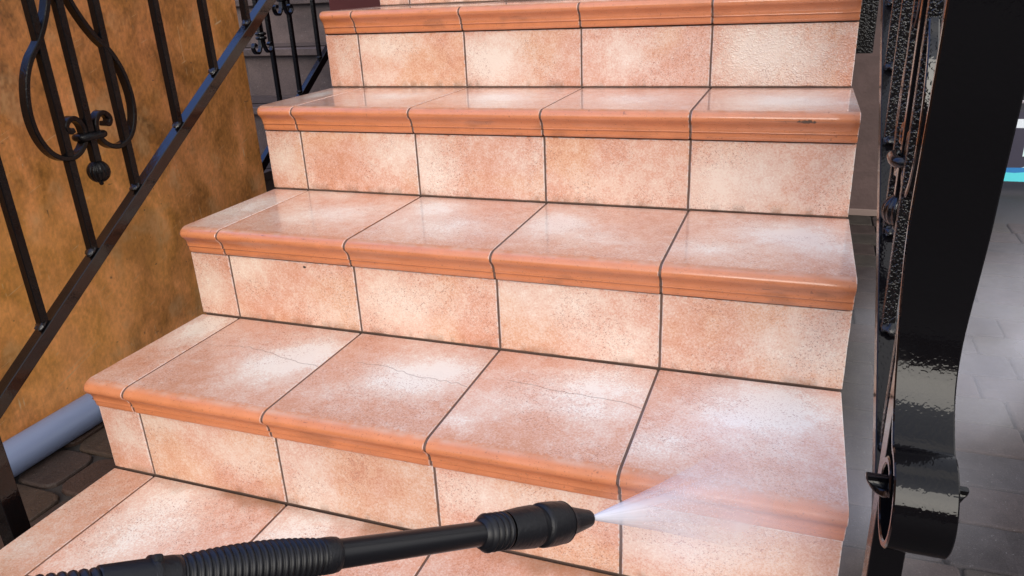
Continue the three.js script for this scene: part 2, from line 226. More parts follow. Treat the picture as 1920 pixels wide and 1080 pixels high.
// ------------------------------------------------------------------ the tiled staircase
const grout = new THREE.MeshStandardMaterial({ map: colorTex(256, 256, (u, v, c) => { const n = 0.75 + 0.5 * fbm(u * 30, v * 30, 31, 4); c[0] = 0.135 * n; c[1] = 0.083 * n; c[2] = 0.062 * n; }), roughness: 0.85 });
const stairs = thing('tiled_staircase', 'terracotta and cream glazed tile steps with orange rounded nosings, being washed', 'staircase');
const G = 0.0023;                                         // half a joint
for (let k = 0; k <= 5; k++) {
  const zr = k === 0 ? RUN + 0.003 : riserZ(k), zb = k === 5 ? -2.74 : riserZ(k + 1), y1 = treadY(k), y0 = k === 0 ? GROUND - 0.05 : treadY(k - 1);
  const dx = k === 0 ? 0 : DX[k - 1], dxt = k === 0 ? 0 : DX[Math.max(0, k - 1)];
  const xa = XS[0] + dx, xb = XS[5] + dx;
  const cz = zr - 0.006, back = zb - 0.03;                // concrete and grout behind the tiles, 2 mm lower than they are
  const depthAll = (k === 5 ? 0.3 : zr - zb) - 0.0025, strip = treadGeo(xa + 0.003, xb - 0.003, depthAll, false, false, 0, 1, 0.0022).g.toNonIndexed().translate(0, y1, zr);   // joint mortar, 2 mm behind the glaze
  strip.deleteAttribute('normal'); strip.computeVertexNormals();
  const step = part('step', metreUV(mergeGeometries([
    new THREE.BoxGeometry(xb - xa - 0.004, y1 - 0.011 - (y0 - 0.03), cz - back).translate((xa + xb) / 2, (y1 - 0.011 + y0 - 0.03) / 2, (cz + back) / 2).toNonIndexed(),
    new THREE.BoxGeometry(xb - xa - 0.006, y1 - 0.056 - y0 - 0.004, 0.010).translate((xa + xb) / 2, (y1 - 0.056 + y0 - 0.004) / 2, zr - 0.0072).toNonIndexed(), strip])), grout, stairs);
  for (let i = 0; i < 5; i++) {
    const x0 = XS[i] + dx + (i ? G : 0), x1 = XS[i + 1] + dx - (i < 4 ? G : 0), w = x1 - x0;
    // riser tile
    if (k > 0) {
      const h = y1 - 0.058 - 0.0035 - (y0 + 0.0028), m = part('riser_tile', riserGeo(w, h, 0.008, 0.0016, k * 10 + i), riserMat(k, i, w, h), step);
      m.position.set(x0, y0 + 0.0028, zr);
    }
    // tread tile with its nosing
    const depth = (k === 5 ? 0.3 : zr - zb) - 0.0025;
    const { g, L, F } = treadGeo(x0, x1, depth, i === 0, false);
    const R = rng(k * 50 + i + 3), m = part('tread_tile', g, treadMat(k, i, L, w, F), step);
    m.position.set(0, y1 + (R() - 0.5) * 0.0008, zr);
  }
}

// ------------------------------------------------------------------ ground
const pavement = new THREE.Group(); pavement.name = 'pavement'; pavement.userData = { kind: 'structure' }; scene.add(pavement);
part('sand_bed', new THREE.PlaneGeometry(60, 60).rotateX(-Math.PI / 2).translate(0, GROUND - 0.012, -4), new THREE.MeshStandardMaterial({ color: new THREE.Color().setRGB(0.035, 0.030, 0.028), roughness: 0.8 }), pavement);
const pavTex = [0, 1, 2, 3].map((q) => colorTex(256, 256, (u, v, c) => {
  const n = 0.7 + 0.6 * fbm(u * 8, v * 8, 40 + q, 4), g = vn(u * 200, v * 200, 50 + q), sp = smooth(0.93, 0.99, vn(u * 120, v * 120, 60 + q)) * 0.35;
  const B = [[0.050, 0.038, 0.036], [0.055, 0.040, 0.036], [0.043, 0.037, 0.038], [0.050, 0.042, 0.036]][q];
  for (let t = 0; t < 3; t++) c[t] = mix(B[t] * n * (0.75 + 0.5 * g), 0.42, sp);
}));
const pavBump = greyTex(256, 256, (() => { const a = tileable(256, 60, 71, 2), b = tileable(256, 9, 72, 3); return (u, v) => 0.6 * a(u, v) + 0.4 * b(u, v); })());
const pavMats = pavTex.map((map) => new THREE.MeshPhysicalMaterial({ map, roughness: 0.75, specularIntensity: 0.3, bumpMap: pavBump, bumpScale: 0.0008 }));
const pavMatsDark = pavTex.map((map) => new THREE.MeshStandardMaterial({ map, color: new THREE.Color().setRGB(1.05, 0.80, 0.64), roughness: 0.6, bumpMap: pavBump, bumpScale: 0.0022 }));
function paverGeo(w, d, r, seed) {
  const R = rng(seed), s = new THREE.Shape(), a = w / 2 - 0.0015 - r * 0.07, b = d / 2 - 0.0015 - r * 0.07, j = () => (R() - 0.5) * 0.006, P = [];
  for (const [sx, sz, t] of [[1, 1, 0], [-1, 1, 1], [-1, -1, 2], [1, -1, 3]]) for (let q = 0; q <= 3; q++) { const an = (t + q / 3) * Math.PI / 2; P.push([sx * (a - r) + Math.cos(an) * r + j() * 0.4, sz * (b - r) + Math.sin(an) * r + j() * 0.4]); }
  P.forEach(([x, y], q) => (q ? s.lineTo(x, y) : s.moveTo(x, y))); s.closePath();
  const g = new THREE.ExtrudeGeometry(s, { depth: 0.02, bevelEnabled: true, bevelThickness: 0.006, bevelSize: 0.005, bevelOffset: -0.005, bevelSegments: 2, steps: 1 });
  g.rotateX(-Math.PI / 2).translate(0, -0.026, 0); return metreUV(g, 3.7, [R(), R()]);
}
const pavShapes = {};
function layPavers(x0, x1, z0, z1, row, mats, r, seed) {
  const R = rng(seed); let n = 0;
  for (let z = z0, q = 0; z > z1; z -= row, q++) for (let x = x0 - R() * 0.12; x < x1;) {
    const w = (r > 0.02 ? [0.14, 0.17, 0.21] : [0.21, 0.25, 0.28])[Math.floor(R() * 3)], key = [w, r, Math.floor(R() * 4)].join();
    const g = pavShapes[key] ||= paverGeo(w, row, r, Object.keys(pavShapes).length + 5), m = part('paver', g, mats[Math.floor(R() * 4)], pavement);
    m.position.set(x + w / 2, GROUND + (R() - 0.5) * 0.004, z - row / 2); m.rotation.set((R() - 0.5) * 0.012, (R() - 0.5) * 0.02, (R() - 0.5) * 0.012); x += w; n++;
  }
  return n;
}
layPavers(1.24, 2.6, 0.26, -2.76, 0.138, pavMats, 0.012, 7);
layPavers(-0.60, -0.11, 0.5, -0.75, 0.15, pavMatsDark, 0.038, 9);

// ------------------------------------------------------------------ iron railings
function sweep(path, width, thick, axis = V(1, 0, 0), closed = false) {   // rectangular bar with softened edges along a path; width along `axis`
  const n = path.length, pos = [], uv = [], idx = []; let len = 0;
  for (let i = 0; i < n; i++) {
    const t = path[Math.min(i + 1, n - 1)].clone().sub(path[Math.max(i - 1, 0)]).normalize(), nn = t.clone().cross(axis).normalize();
    if (i) len += path[i].distanceTo(path[i - 1]);
    const w = (typeof width === 'function' ? width(i / (n - 1), path[i]) : width) / 2, h = (typeof thick === 'function' ? thick(i / (n - 1)) : thick) / 2, b = Math.min(0.0015, h * 0.45);
    const ring = [[-w + b, -h], [w - b, -h], [w, -h + b], [w, h - b], [w - b, h], [-w + b, h], [-w, h - b], [-w, -h + b]];
    let per = 0; ring.concat([ring[0]]).forEach(([a, c], q, all) => { if (q) per += Math.hypot(a - all[q - 1][0], c - all[q - 1][1]); const p = path[i].clone().addScaledVector(axis, a).addScaledVector(nn, c); pos.push(p.x, p.y, p.z); uv.push(len * IRON_UV, per * IRON_UV); });
  }
  for (let i = 0; i < n - 1; i++) for (let q = 0; q < 8; q++) { const a = i * 9 + q, b = a + 1, c = a + 9, d = c + 1; idx.push(a, b, c, b, d, c); }
  for (const [s, f] of [[0, 1], [(n - 1) * 9, 0]]) for (let q = 1; q < 7; q++) f ? idx.push(s, s + q + 1, s + q) : idx.push(s, s + q, s + q + 1);
  const g = new THREE.BufferGeometry(); g.setAttribute('position', new THREE.Float32BufferAttribute(pos, 3)); g.setAttribute('uv', new THREE.Float32BufferAttribute(uv, 2)); g.setIndex(idx);
  const f = g.toNonIndexed(); f.computeVertexNormals();
  // smooth along the path, crisp across the edges: blend only near-parallel neighbours
  const key = new Map(), P = f.attributes.position, N = f.attributes.normal;
  for (let i = 0; i < P.count; i++) { const k = [P.getX(i), P.getY(i), P.getZ(i)].map((v) => Math.round(v * 2e5)).join(); (key.get(k) || key.set(k, []).get(k)).push(i); }
  const out = new Float32Array(P.count * 3), a = V(0, 0, 0), b = V(0, 0, 0);
  for (const l of key.values()) for (const i of l) { a.fromBufferAttribute(N, i); const s = V(0, 0, 0); for (const j of l) { b.fromBufferAttribute(N, j); if (a.dot(b) > 0.8) s.add(b); } s.normalize(); out[i * 3] = s.x; out[i * 3 + 1] = s.y; out[i * 3 + 2] = s.z; }
  f.setAttribute('normal', new THREE.BufferAttribute(out, 3)); return f;
}
const curve = (pts, n) => new THREE.CatmullRomCurve3(pts).getPoints(n);
function ballGeo(r) {                                      // fluted ball
  const g = new THREE.SphereGeometry(r, 64, 28), p = g.attributes.position;
  for (let i = 0; i < p.count; i++) { const x = p.getX(i), y = p.getY(i), z = p.getZ(i), a = Math.atan2(z, x), s = Math.sqrt(Math.max(0, 1 - (y / r) ** 2)), k = 1 - 0.13 * s * Math.pow(Math.abs(Math.sin(a * 8)), 6); p.setXYZ(i, x * k, y * 1.04, z * k); }
  g.computeVertexNormals(); return g;
}
function weldGeo(seed) { const g = new THREE.IcosahedronGeometry(0.0085, 3), p = g.attributes.position; for (let i = 0; i < p.count; i++) { const x = p.getX(i), y = p.getY(i), z = p.getZ(i), k = 0.75 + 0.6 * vn(x * 260 + seed * 7 + 50, (y + z) * 260 + 50, seed); p.setXYZ(i, x * k * 1.2, y * k * 0.55, z * k * 1.3); } g.computeVertexNormals(); return g; }
const welds = [1, 2, 3].map(weldGeo);
const SL = -0.678, LOW = 0.3007;                           // slope and height of the bottom bar's upper edge
const feet = [0.003, -0.14, -0.28, -0.432, -0.577, -0.722, -0.866, -1.01, -1.155, -1.30];
function lyre(rail, x, zc, mat, flat = 0.0195) {                          // lyre ornament round a middle bar that ends in a fluted ball
  const half = [[0.012, 0.98], [0.010, 0.93], [0.022, 0.868], [0.040, 0.829], [0.063, 0.794], [0.089, 0.765], [0.108, 0.726], [0.117, 0.674], [0.112, 0.634], [0.096, 0.603], [0.075, 0.588], [0.052, 0.585], [0.031, 0.594], [0.0175, 0.611], [0.0145, 0.630], [0.019, 0.645], [0.031, 0.655], [0.044, 0.652], [0.051, 0.642], [0.046, 0.632], [0.037, 0.634]];
  for (const s of [-1, 1]) part('scroll', sweep(curve(half.map(([a, b]) => V(x, b, zc + s * a)), 120), flat, 0.0095), mat, rail);
  const bar = part('baluster', metreUV(box(0.016, 0.62, 0.016, 0, 0, 0, 0.0018), IRON_UV), mat, rail); bar.position.set(x, 0.566 + 0.31, zc);
  const ball = part('ball_finial', ballGeo(0.0215), mat, bar); ball.position.set(0, 0.546 - bar.position.y, 0);
  const tip = part('drip_tip', new THREE.SphereGeometry(0.0045, 12, 8), mat, bar); tip.position.set(0, 0.5225 - bar.position.y, 0);
  const ring = []; for (let i = 0; i <= 32; i++) { const a = i / 32 * Math.PI * 2; ring.push(V(0.0155 * Math.sign(Math.cos(a)) * Math.pow(Math.abs(Math.cos(a)), 0.6), 0, 0.0255 * Math.sign(Math.sin(a)) * Math.pow(Math.abs(Math.sin(a)), 0.6))); }
  const collar = part('collar', new THREE.TubeGeometry(new THREE.CatmullRomCurve3(ring.slice(0, 32), true), 64, 0.0074, 12, true), mat, rail); collar.position.set(x, 0.6165, zc);
  const seam = part('collar', new THREE.TorusGeometry(0.0045, 0.0033, 8, 16).rotateY(0), mat, collar); seam.position.set(0.0155, 0, 0.004 - 0.012); seam.name = 'collar_seam';
}
function railing(name, label, x, upMat, flatMat, out = 0) {
  const rail = thing(name, label, 'railing', [0, 0, 0], 'black iron railings of the tiled steps');
  const zTop = -1.42, z0 = 0.092 + out, L = Math.hypot(z0 - zTop, SL * (z0 - zTop)), an = Math.atan(-SL);
  const bar = part('bottom_bar', metreUV(box(0.025, 0.0255, L, 0, 0, 0, 0.0016), IRON_UV), flatMat, rail);
  bar.rotation.x = an; { const zm = (z0 + zTop) / 2; bar.position.set(x, SL * zm + LOW - 0.0128 * Math.cos(an), zm + 0.0128 * Math.sin(an) * -1 + 0.004); }
  const newel = part('newel_post', metreUV(box(0.036, 1.32, 0.036, 0, 0, 0, 0.002), IRON_UV), flatMat, rail); newel.position.set(x, GROUND + 0.66, 0.112 + out);
  const hand = (z) => SL * z + LOW + 0.86;
  feet.forEach((z, i) => {
    const y0 = SL * z + LOW - 0.006, y1 = hand(z) - 0.004, m = part('baluster', metreUV(box(0.016, y1 - y0, 0.016, 0, 0, 0, 0.0018), IRON_UV), upMat, rail);
    m.position.set(x, (y0 + y1) / 2, z);
    const wd = part('weld_bead', welds[i % 3], iron, rail); wd.position.set(x + 0.003, y0 + 0.006 + 0.0055, z + 0.0085); wd.rotation.x = an;
  });
  lyre(rail, x, -0.1985, upMat === ironWet ? iron : upMat, upMat === ironWet ? 0.0115 : 0.0195);
  // flat handrail that drops in front of the newel and rolls into a fishtail scroll
  const top = []; for (let z = -1.42; z < -0.05; z += 0.06) top.push(V(x, hand(z), z));
  const pts = [...top, V(x, 1.135, 0.045 + out), V(x, 1.06, 0.125 + out), V(x, 0.96, 0.170 + out), V(x, 0.86, 0.182 + out), V(x, 0.76, 0.174 + out), V(x, 0.66, 0.160 + out), V(x, 0.58, 0.154 + out), V(x, 0.51, 0.158 + out), V(x, 0.462, 0.178 + out)];
  const c = V(x, 0.3775, 0.2225 + out); let last = pts.length;
  for (let a = 96; a >= -360 + 20; a -= 12) { const t = (96 - a) / 436, r = a > -180 ? mix(0.0495, 0.0455, (96 - a) / 276) : mix(0.0455, 0.011, Math.pow((-180 - a) / 160, 0.8)); pts.push(V(x, c.y + r * Math.sin(a * Math.PI / 180) + 0.006 * Math.max(0, t - 0.63), c.z + r * Math.cos(a * Math.PI / 180))); }
  for (let a = 8; a >= -200; a -= 20) pts.push(V(x, c.y + 0.010 + 0.0095 * Math.sin(a * Math.PI / 180), c.z - 0.002 + 0.0095 * Math.cos(a * Math.PI / 180)));
  const P = curve(pts, 460), s0 = 1 - 0.16;
  part('handrail', sweep(P, (t, p) => 0.0535 + 0.0145 * smooth(0.46, 0.64, p.y) + 0.036 * smooth(0.885, 0.99, t), 0.0075), flatMat, rail);
  return rail;
}
const railR = railing('iron_railing', 'black iron railing beside the paving, its handrail rolled into a fishtail scroll', 1.25, ironWet, ironFlat);
// the post that carries the upper end stands off the side of the steps
{ const m = part('side_post', metreUV(box(0.040, 1.5, 0.012, 0, 0, 0, 0.0015), IRON_UV), ironWet, railR); m.position.set(1.2385, 0.668 + 0.75, -1.10); }
const railL = railing('iron_railing', 'black iron railing with a lyre ornament in front of the plywood', -0.18, ironDry, iron, 0.056);

// ------------------------------------------------------------------ the neighbouring steps behind the plywood
const brownTex = colorTex(512, 512, (u, v, c) => { const n = 0.65 + 0.7 * fbm(u * 7, v * 7, 81, 5), g = vn(u * 220, v * 220, 82), sp = smooth(0.9, 0.99, vn(u * 130, v * 130, 83)) * 0.35; const st = smooth(0.55, 0.8, fbm(u * 3, v * 5, 84, 4)); c[0] = mix(0.105 * n * (0.8 + 0.4 * g), 0.36, sp) * (1 - 0.4 * st); c[1] = mix(0.074 * n * (0.8 + 0.4 * g), 0.32, sp) * (1 - 0.4 * st); c[2] = mix(0.064 * n * (0.8 + 0.4 * g), 0.30, sp) * (1 - 0.4 * st); });
const brown = new THREE.MeshStandardMaterial({ map: brownTex, roughness: 0.5, bumpMap: pavBump, bumpScale: 0.001 });
const brownWet = new THREE.MeshStandardMaterial({ map: brownTex, color: new THREE.Color().setRGB(0.4, 0.42, 0.5), roughness: 0.15, bumpMap: pavBump, bumpScale: 0.0004 });
const nb = thing('neighbouring_staircase', 'brown stone steps in shade behind the plywood board', 'staircase');
for (let k = 0; k < 6; k++) {
  const y = 0.04 + 0.2 * k, z = -1.08 - 0.3 * k;
  const s = part('step', metreUV(new THREE.BoxGeometry(1.3, y - 0.032 - GROUND, 0.32).translate(-1.40, (y - 0.032 + GROUND) / 2, z - 0.165), 1.6, [k * 0.31, 0]), brown, nb);
  part('tread_slab', metreUV(box(1.32, 0.031, 0.335, -1.40, y - 0.0155, z - 0.14, 0.004), 1.6, [k * 0.17, 0.3]), brown, s);
  part('wet_patch', metreUV(new THREE.CircleGeometry(0.5, 40, 0, Math.PI * 2).scale(0.9, 0.22, 1).rotateX(-Math.PI / 2).translate(-1.25 + (k % 2) * 0.12, y + 0.003, z - 0.14), 1.6), brownWet, s);
}
const nr = thing('iron_railing', 'smaller black iron railing on the brown stone steps behind', 'railing');
{
  const X = -0.70, c = -0.612, an = Math.atan(0.678), zA = -0.95, zB = -2.7, L = Math.hypot(zA - zB, 0.678 * (zA - zB));
  const b = part('bottom_bar', metreUV(box(0.022, 0.03, L, 0, 0, 0), IRON_UV), iron, nr); b.rotation.x = an; b.position.set(X, SL * (zA + zB) / 2 + c - 0.012, (zA + zB) / 2);
  const h = part('handrail', metreUV(box(0.045, 0.010, L, 0, 0, 0), IRON_UV), iron, nr); h.rotation.x = an; h.position.set(X, SL * (zA + zB) / 2 + c + 0.86, (zA + zB) / 2);
  for (const z of [-1.16, -1.32, -1.50, -1.632, -1.795, -1.95, -2.12, -2.28, -2.44, -2.6]) { const m = part('baluster', metreUV(box(0.015, 0.86, 0.015), IRON_UV), iron, nr); m.position.set(X, SL * z + c + 0.43, z); const w = part('weld_bead', welds[0], iron, nr); w.position.set(X + 0.003, SL * z + c + 0.012, z + 0.009); }
  const p = part('newel_post', metreUV(box(0.04, 1.6, 0.04), IRON_UV), iron, nr); p.position.set(X, 0.60, -0.92);
  for (const [z, y] of [[-1.425, 0.712], [-1.575, 0.832]]) {
    for (const s of [-1, 1]) part('scroll', sweep(curve([[0.006, 0.14], [0.006, 0.05], [0.008, 0.0], [0.012, -0.026], [0.026, -0.044], [0.044, -0.042], [0.052, -0.026], [0.044, -0.014], [0.034, -0.020]].map(([a, d]) => V(X + 0.018, y + d, z + s * a)), 60), 0.015, 0.008), iron, nr);
    for (const d of [0.004, 0.018]) { const r = part('collar', new THREE.TorusGeometry(0.014, 0.006, 10, 24).rotateX(Math.PI / 2), iron, nr); r.position.set(X + 0.018, y + d, z); }
  }
}
const plinth = tag(part(numbered('plinth_wall'), metreUV(box(0.22, 1.2, 1.3, -0.31, 0.35, -2.12, 0.004)), new THREE.MeshStandardMaterial({ color: new THREE.Color().setRGB(0.085, 0.018, 0.018), roughness: 0.5, bumpMap: pavBump, bumpScale: 0.0006 }), scene), 'dark maroon low wall between the two flights of steps', 'wall');

// ------------------------------------------------------------------ plywood board and pipe
const plyTex = colorTex(1600, 840, (u, v, c) => {
  const x = u * 2.4, y = v * 1.25;
  const wx = x + 0.10 * fbm(x * 4, y * 4, 201, 3), wy = y + 0.08 * fbm(x * 4 + 9, y * 4, 202, 3);
  const a = fbm(wx * 3.2, wy * 2.0, 203, 5), b = fbm(wx * 17 + 1.5 * fbm(x * 9, y * 9, 213, 2), wy * 10, 204, 4), g = vn(x * 380, y * 44, 205), st = smooth(0.56, 0.80, fbm(wx * 6 + 4, wy * 4, 206, 4)), pl = smooth(0.60, 0.80, fbm(x * 11 + 3, y * 11, 207, 4));
  const fi = vn(x * 150 + wy * 40, y * 110, 211), f2 = vn(x * 420, y * 300, 212);
  const n = 0.47 + 1.0 * (0.5 + (a - 0.5) * 1.1) + 1.05 * (b - 0.5) + 0.14 * (g - 0.5) + 0.30 * (fi - 0.5) + 0.18 * (f2 - 0.5);
  c[0] = 0.660 * n; c[1] = 0.270 * n * (0.88 + 0.24 * a); c[2] = 0.074 * n * (0.6 + 0.8 * b);
  for (let q = 0; q < 3; q++) { c[q] = mix(c[q], [0.25, 0.115, 0.035][q], st * 0.25); c[q] = mix(c[q], [0.52, 0.34, 0.17][q], pl * 0.30 * (0.4 + 1.2 * fi)); }
  const sc = smooth(0.962, 0.985, vn(x * 300 + Math.sin(y * 5) * 6, y * 7, 208)) * 0.35 + smooth(0.955, 0.985, vn((x * 0.35 + y) * 240, (x - y * 0.35) * 9, 209)) * 0.3; for (let q = 0; q < 3; q++) c[q] = mix(c[q], [0.66, 0.46, 0.26][q], Math.min(1, sc * 2.4));
  const dot = smooth(0.965, 0.99, vn(x * 60, y * 60, 210)) * 0.7; for (let q = 0; q < 3; q++) c[q] = mix(c[q], 0.03, dot);
});
const ply = thing('plywood_board', 'stained orange plywood board standing behind the left railing', 'board');
{ const g = metreUV(box(0.015, 1.22, 2.3, 0, 0, 0, 0.001), 1); { const a = g.attributes.uv; for (let i = 0; i < a.count; i++) a.setXY(i, (a.getX(i) + 1.18) / 2.4, (a.getY(i) + 0.62) / 1.25); } const m = part('panel', g, new THREE.MeshPhysicalMaterial({ map: plyTex, roughness: 0.5, bumpMap: pavBump, bumpScale: 0.0005, clearcoat: 0.15, clearcoatRoughness: 0.35 }), ply); m.position.set(-0.662, 0.41, -0.135); }
const pipeR = 0.043, pts = [V(-0.604, GROUND + pipeR, 0.75), V(-0.604, GROUND + pipeR, -1.25)];
const pipe = thing('drain_pipe', 'blue grey plastic pipe lying along the foot of the plywood', 'pipe');
{
  const prof = [[0.0395, 0], [pipeR, 0.001], [pipeR, 2.0], [0.0395, 2.001], [0.0395, 0]].map(([r, y]) => new THREE.Vector2(r, y));
  const pt = colorTex(256, 256, (u, v, c) => { const n = 0.9 + 0.2 * fbm(u * 6, v * 20, 301, 4), d = smooth(0.95, 0.98, vn(u * 30, v * 60, 302)) * 0.6; c[0] = mix(0.205 * n, 0.05, d); c[1] = mix(0.255 * n, 0.06, d); c[2] = mix(0.40 * n, 0.07, d); });
  const m = part('tube', new THREE.LatheGeometry(prof, 48).rotateX(-Math.PI / 2), new THREE.MeshPhysicalMaterial({ map: pt, roughness: 0.38 }), pipe); m.position.copy(pts[0]);
}

// ------------------------------------------------------------------ house wall, distant wall, printed board
const plaster = new THREE.MeshStandardMaterial({ map: colorTex(512, 512, (u, v, c) => { const n = 0.8 + 0.4 * fbm(u * 10, v * 10, 401, 5); c[0] = 0.098 * n; c[1] = 0.064 * n; c[2] = 0.060 * n; }), roughness: 0.85, bumpMap: greyTex(256, 256, (() => { const a = tileable(256, 40, 411, 3); return (u, v) => a(u, v); })()), bumpScale: 0.0014 });
const house = thing('house_wall', 'mauve brown rendered house wall behind the top of the steps', 'wall');
part('render', metreUV(box(6.0, 4.6, 0.22, -1.15, 2.10, -2.90, 0.005), 2), plaster, house);
part('base_strip', metreUV(box(6.02, 0.03, 0.012, -1.15, GROUND + 0.013, -2.786, 0.003), 2), new THREE.MeshStandardMaterial({ color: new THREE.Color().setRGB(0.22, 0.16, 0.14), roughness: 0.8 }), house);
const far = tag(part(numbered('boundary_wall'), metreUV(box(9, 2.2, 0.2, 3, 0.9, -7, 0.01), 0.5), new THREE.MeshStandardMaterial({ color: new THREE.Color().setRGB(0.055, 0.05, 0.062), roughness: 0.8, bumpMap: pavBump, bumpScale: 0.004 }), scene), 'dark grey wall far beyond the handrail', 'wall');
const sign = thing('printed_board', 'dark board printed with a white tag over torn turquoise waves', 'sign');
{
  const W = 1.1, H = 0.345, cv = document.createElement('canvas'); cv.width = 768; cv.height = 256; const c = cv.getContext('2d');
  c.fillStyle = '#3d3a4a'; c.fillRect(0, 0, 768, 256);
  c.fillStyle = '#e6eef6'; c.beginPath(); c.moveTo(20, 26); c.lineTo(768, 22); c.lineTo(768, 62); c.lineTo(6, 58); c.fill();
  c.fillStyle = '#d9f2f4'; c.fillRect(78, 116, 110, 46); c.fillRect(108, 160, 34, 66);
  c.beginPath(); c.moveTo(30, 226); c.lineTo(108, 192); c.lineTo(142, 192); c.lineTo(240, 226); c.fill();
  c.fillStyle = '#2f7fc0'; c.beginPath(); c.moveTo(-4, 206); c.lineTo(330, 196); c.lineTo(700, 205); c.lineTo(700, 222); c.lineTo(20, 224); c.fill();
  c.fillStyle = '#5fdbe6'; c.beginPath(); c.moveTo(0, 226); for (let i = 0; i <= 24; i++) c.lineTo(i * 32, 220 + (i % 3) * 2); c.lineTo(768, 256); c.lineTo(0, 256); c.fill();
  c.fillStyle = '#2a2834'; c.font = 'bold 34px sans-serif'; c.fillText('1', 98, 152);
  const t = new THREE.CanvasTexture(cv); t.colorSpace = THREE.SRGBColorSpace;
  const m = part('panel', new THREE.BoxGeometry(W, H, 0.012), new THREE.MeshStandardMaterial({ color: new THREE.Color().setRGB(0.05, 0.045, 0.06), roughness: 0.5 }), sign); m.position.set(2.02 + W / 2, GROUND + H / 2 + 0.045, -3.35);
  const f = part('print', new THREE.PlaneGeometry(W - 0.01, H - 0.01), new THREE.MeshStandardMaterial({ map: t, roughness: 0.45 }), sign); f.position.set(2.02 + W / 2, GROUND + H / 2 + 0.045, -3.341);
  const r = part('top_rail', box(W + 0.04, 0.012, 0.02, 0, 0, 0), new THREE.MeshStandardMaterial({ color: new THREE.Color().setRGB(0.5, 0.45, 0.48), roughness: 0.3, metalness: 0.6 }), sign); r.position.set(2.02 + W / 2, GROUND + H + 0.085, -3.35);
  for (const s of [0, 1]) { const l = part('upright', box(0.012, 0.44, 0.012), iron, sign); l.position.set(2.01 + s * (W + 0.02), GROUND + 0.22, -3.362); }
}

// ------------------------------------------------------------------ the house across the yard, which the black iron mirrors
const opp = thing('opposite_house', 'low brown house across the yard, mirrored in the black iron', 'house');
{
  const wm = new THREE.MeshStandardMaterial({ color: new THREE.Color().setRGB(0.10, 0.07, 0.05), roughness: 0.85 }), gl = new THREE.MeshStandardMaterial({ color: new THREE.Color().setRGB(0.03, 0.035, 0.04), roughness: 0.1 }), fm = new THREE.MeshStandardMaterial({ color: new THREE.Color().setRGB(0.5, 0.48, 0.45), roughness: 0.5 });
  part('wall', new THREE.BoxGeometry(16, 2.6, 4).translate(0, 1.1, 13), wm, opp);
  const sh = new THREE.Shape(); sh.moveTo(-2.4, 0); sh.lineTo(2.4, 0); sh.lineTo(0, 1.2); part('roof', new THREE.ExtrudeGeometry(sh, { depth: 16.4, bevelEnabled: false }).rotateY(Math.PI / 2).translate(-8.2, 2.403, 13), new THREE.MeshStandardMaterial({ color: new THREE.Color().setRGB(0.13, 0.045, 0.03), roughness: 0.8 }), opp);
  for (const x of [-5, -1.5, 2.2, 5.5]) { const f = part('window', new THREE.BoxGeometry(1.3, 1.2, 0.1).translate(x, 1.2, 10.97), fm, opp); part('pane', new THREE.BoxGeometry(1.1, 1.0, 0.02).translate(x, 1.2, 10.915), gl, f); }
}

// ------------------------------------------------------------------ pressure washer lance
const TIP = V(0.9471, 0.3455, 0.3019), END = V(0.7376, 0.5334, 0.6808), DIR = END.clone().sub(TIP).normalize();
const plasticBump = greyTex(256, 256, (() => { const a = tileable(256, 40, 501, 3); return (u, v) => a(u, v); })());
const plastic = new THREE.MeshPhysicalMaterial({ color: new THREE.Color().setRGB(0.007, 0.007, 0.009), roughness: 0.42, specularIntensity: 0.7, bumpMap: plasticBump, bumpScale: 0.0003 });
const rubber = new THREE.MeshPhysicalMaterial({ color: new THREE.Color().setRGB(0.006, 0.006, 0.008), roughness: 0.42, specularIntensity: 0.7 });
const tubeMat = new THREE.MeshPhysicalMaterial({ color: new THREE.Color().setRGB(0.006, 0.006, 0.008), roughness: 0.36, specularIntensity: 0.7, clearcoat: 0.15, clearcoatRoughness: 0.2 });
const lance = thing('pressure_washer_lance', 'black pressure washer lance spraying the lowest orange nosing', 'pressure washer', TIP.toArray());
lance.quaternion.setFromUnitVectors(V(0, 1, 0), DIR);      // +y runs back along the lance from its tip
const SLIM = 0.87, lathe = (name, prof, mat, seg = 56) => part(name, new THREE.LatheGeometry(prof.map(([s, r]) => new THREE.Vector2(r * SLIM, s)), seg), mat, lance);
lathe('nozzle_tip', [[0.006, 0.0008], [0.006, 0.0045], [0.0005, 0.0055], [0, 0.0075], [0.001, 0.0095], [0.003, 0.0102], [0.030, 0.0160], [0.043, 0.0182], [0.043, 0.0235]], plastic);
lathe('nozzle_ring', [[0.0425, 0.0180], [0.0427, 0.0218], [0.044, 0.0232], [0.056, 0.0242], [0.072, 0.0242], [0.0755, 0.0232], [0.0765, 0.0205]], plastic);
lathe('seal_groove', [[0.076, 0.0206], [0.083, 0.0206], [0.084, 0.0215]], rubber);
lathe('nozzle_body', [[0.0825, 0.0200], [0.083, 0.0222], [0.085, 0.0228], [0.100, 0.0220], [0.118, 0.0200], [0.1205, 0.0192]], plastic);
{ const p = [[0.120, 0.0165]]; for (let i = 0; i < 4; i++) { const s = 0.1215 + i * 0.0068; p.push([s, 0.0165], [s + 0.0008, 0.0192], [s + 0.0022, 0.0198], [s + 0.0040, 0.0196 - i * 0.0006], [s + 0.0052, 0.0188 - i * 0.0006], [s + 0.0058, 0.0160]); } p.push([0.150, 0.0158], [0.152, 0.0125]); lathe('ridged_collar', p, rubber); }
lathe('lance_tube', [[0.146, 0.0124], [0.30, 0.0127], [0.305, 0.0127]], tubeMat);
lathe('tube_ferrule', [[0.297, 0.0128], [0.298, 0.0148], [0.302, 0.0154], [0.309, 0.0154], [0.311, 0.0142]], plastic);
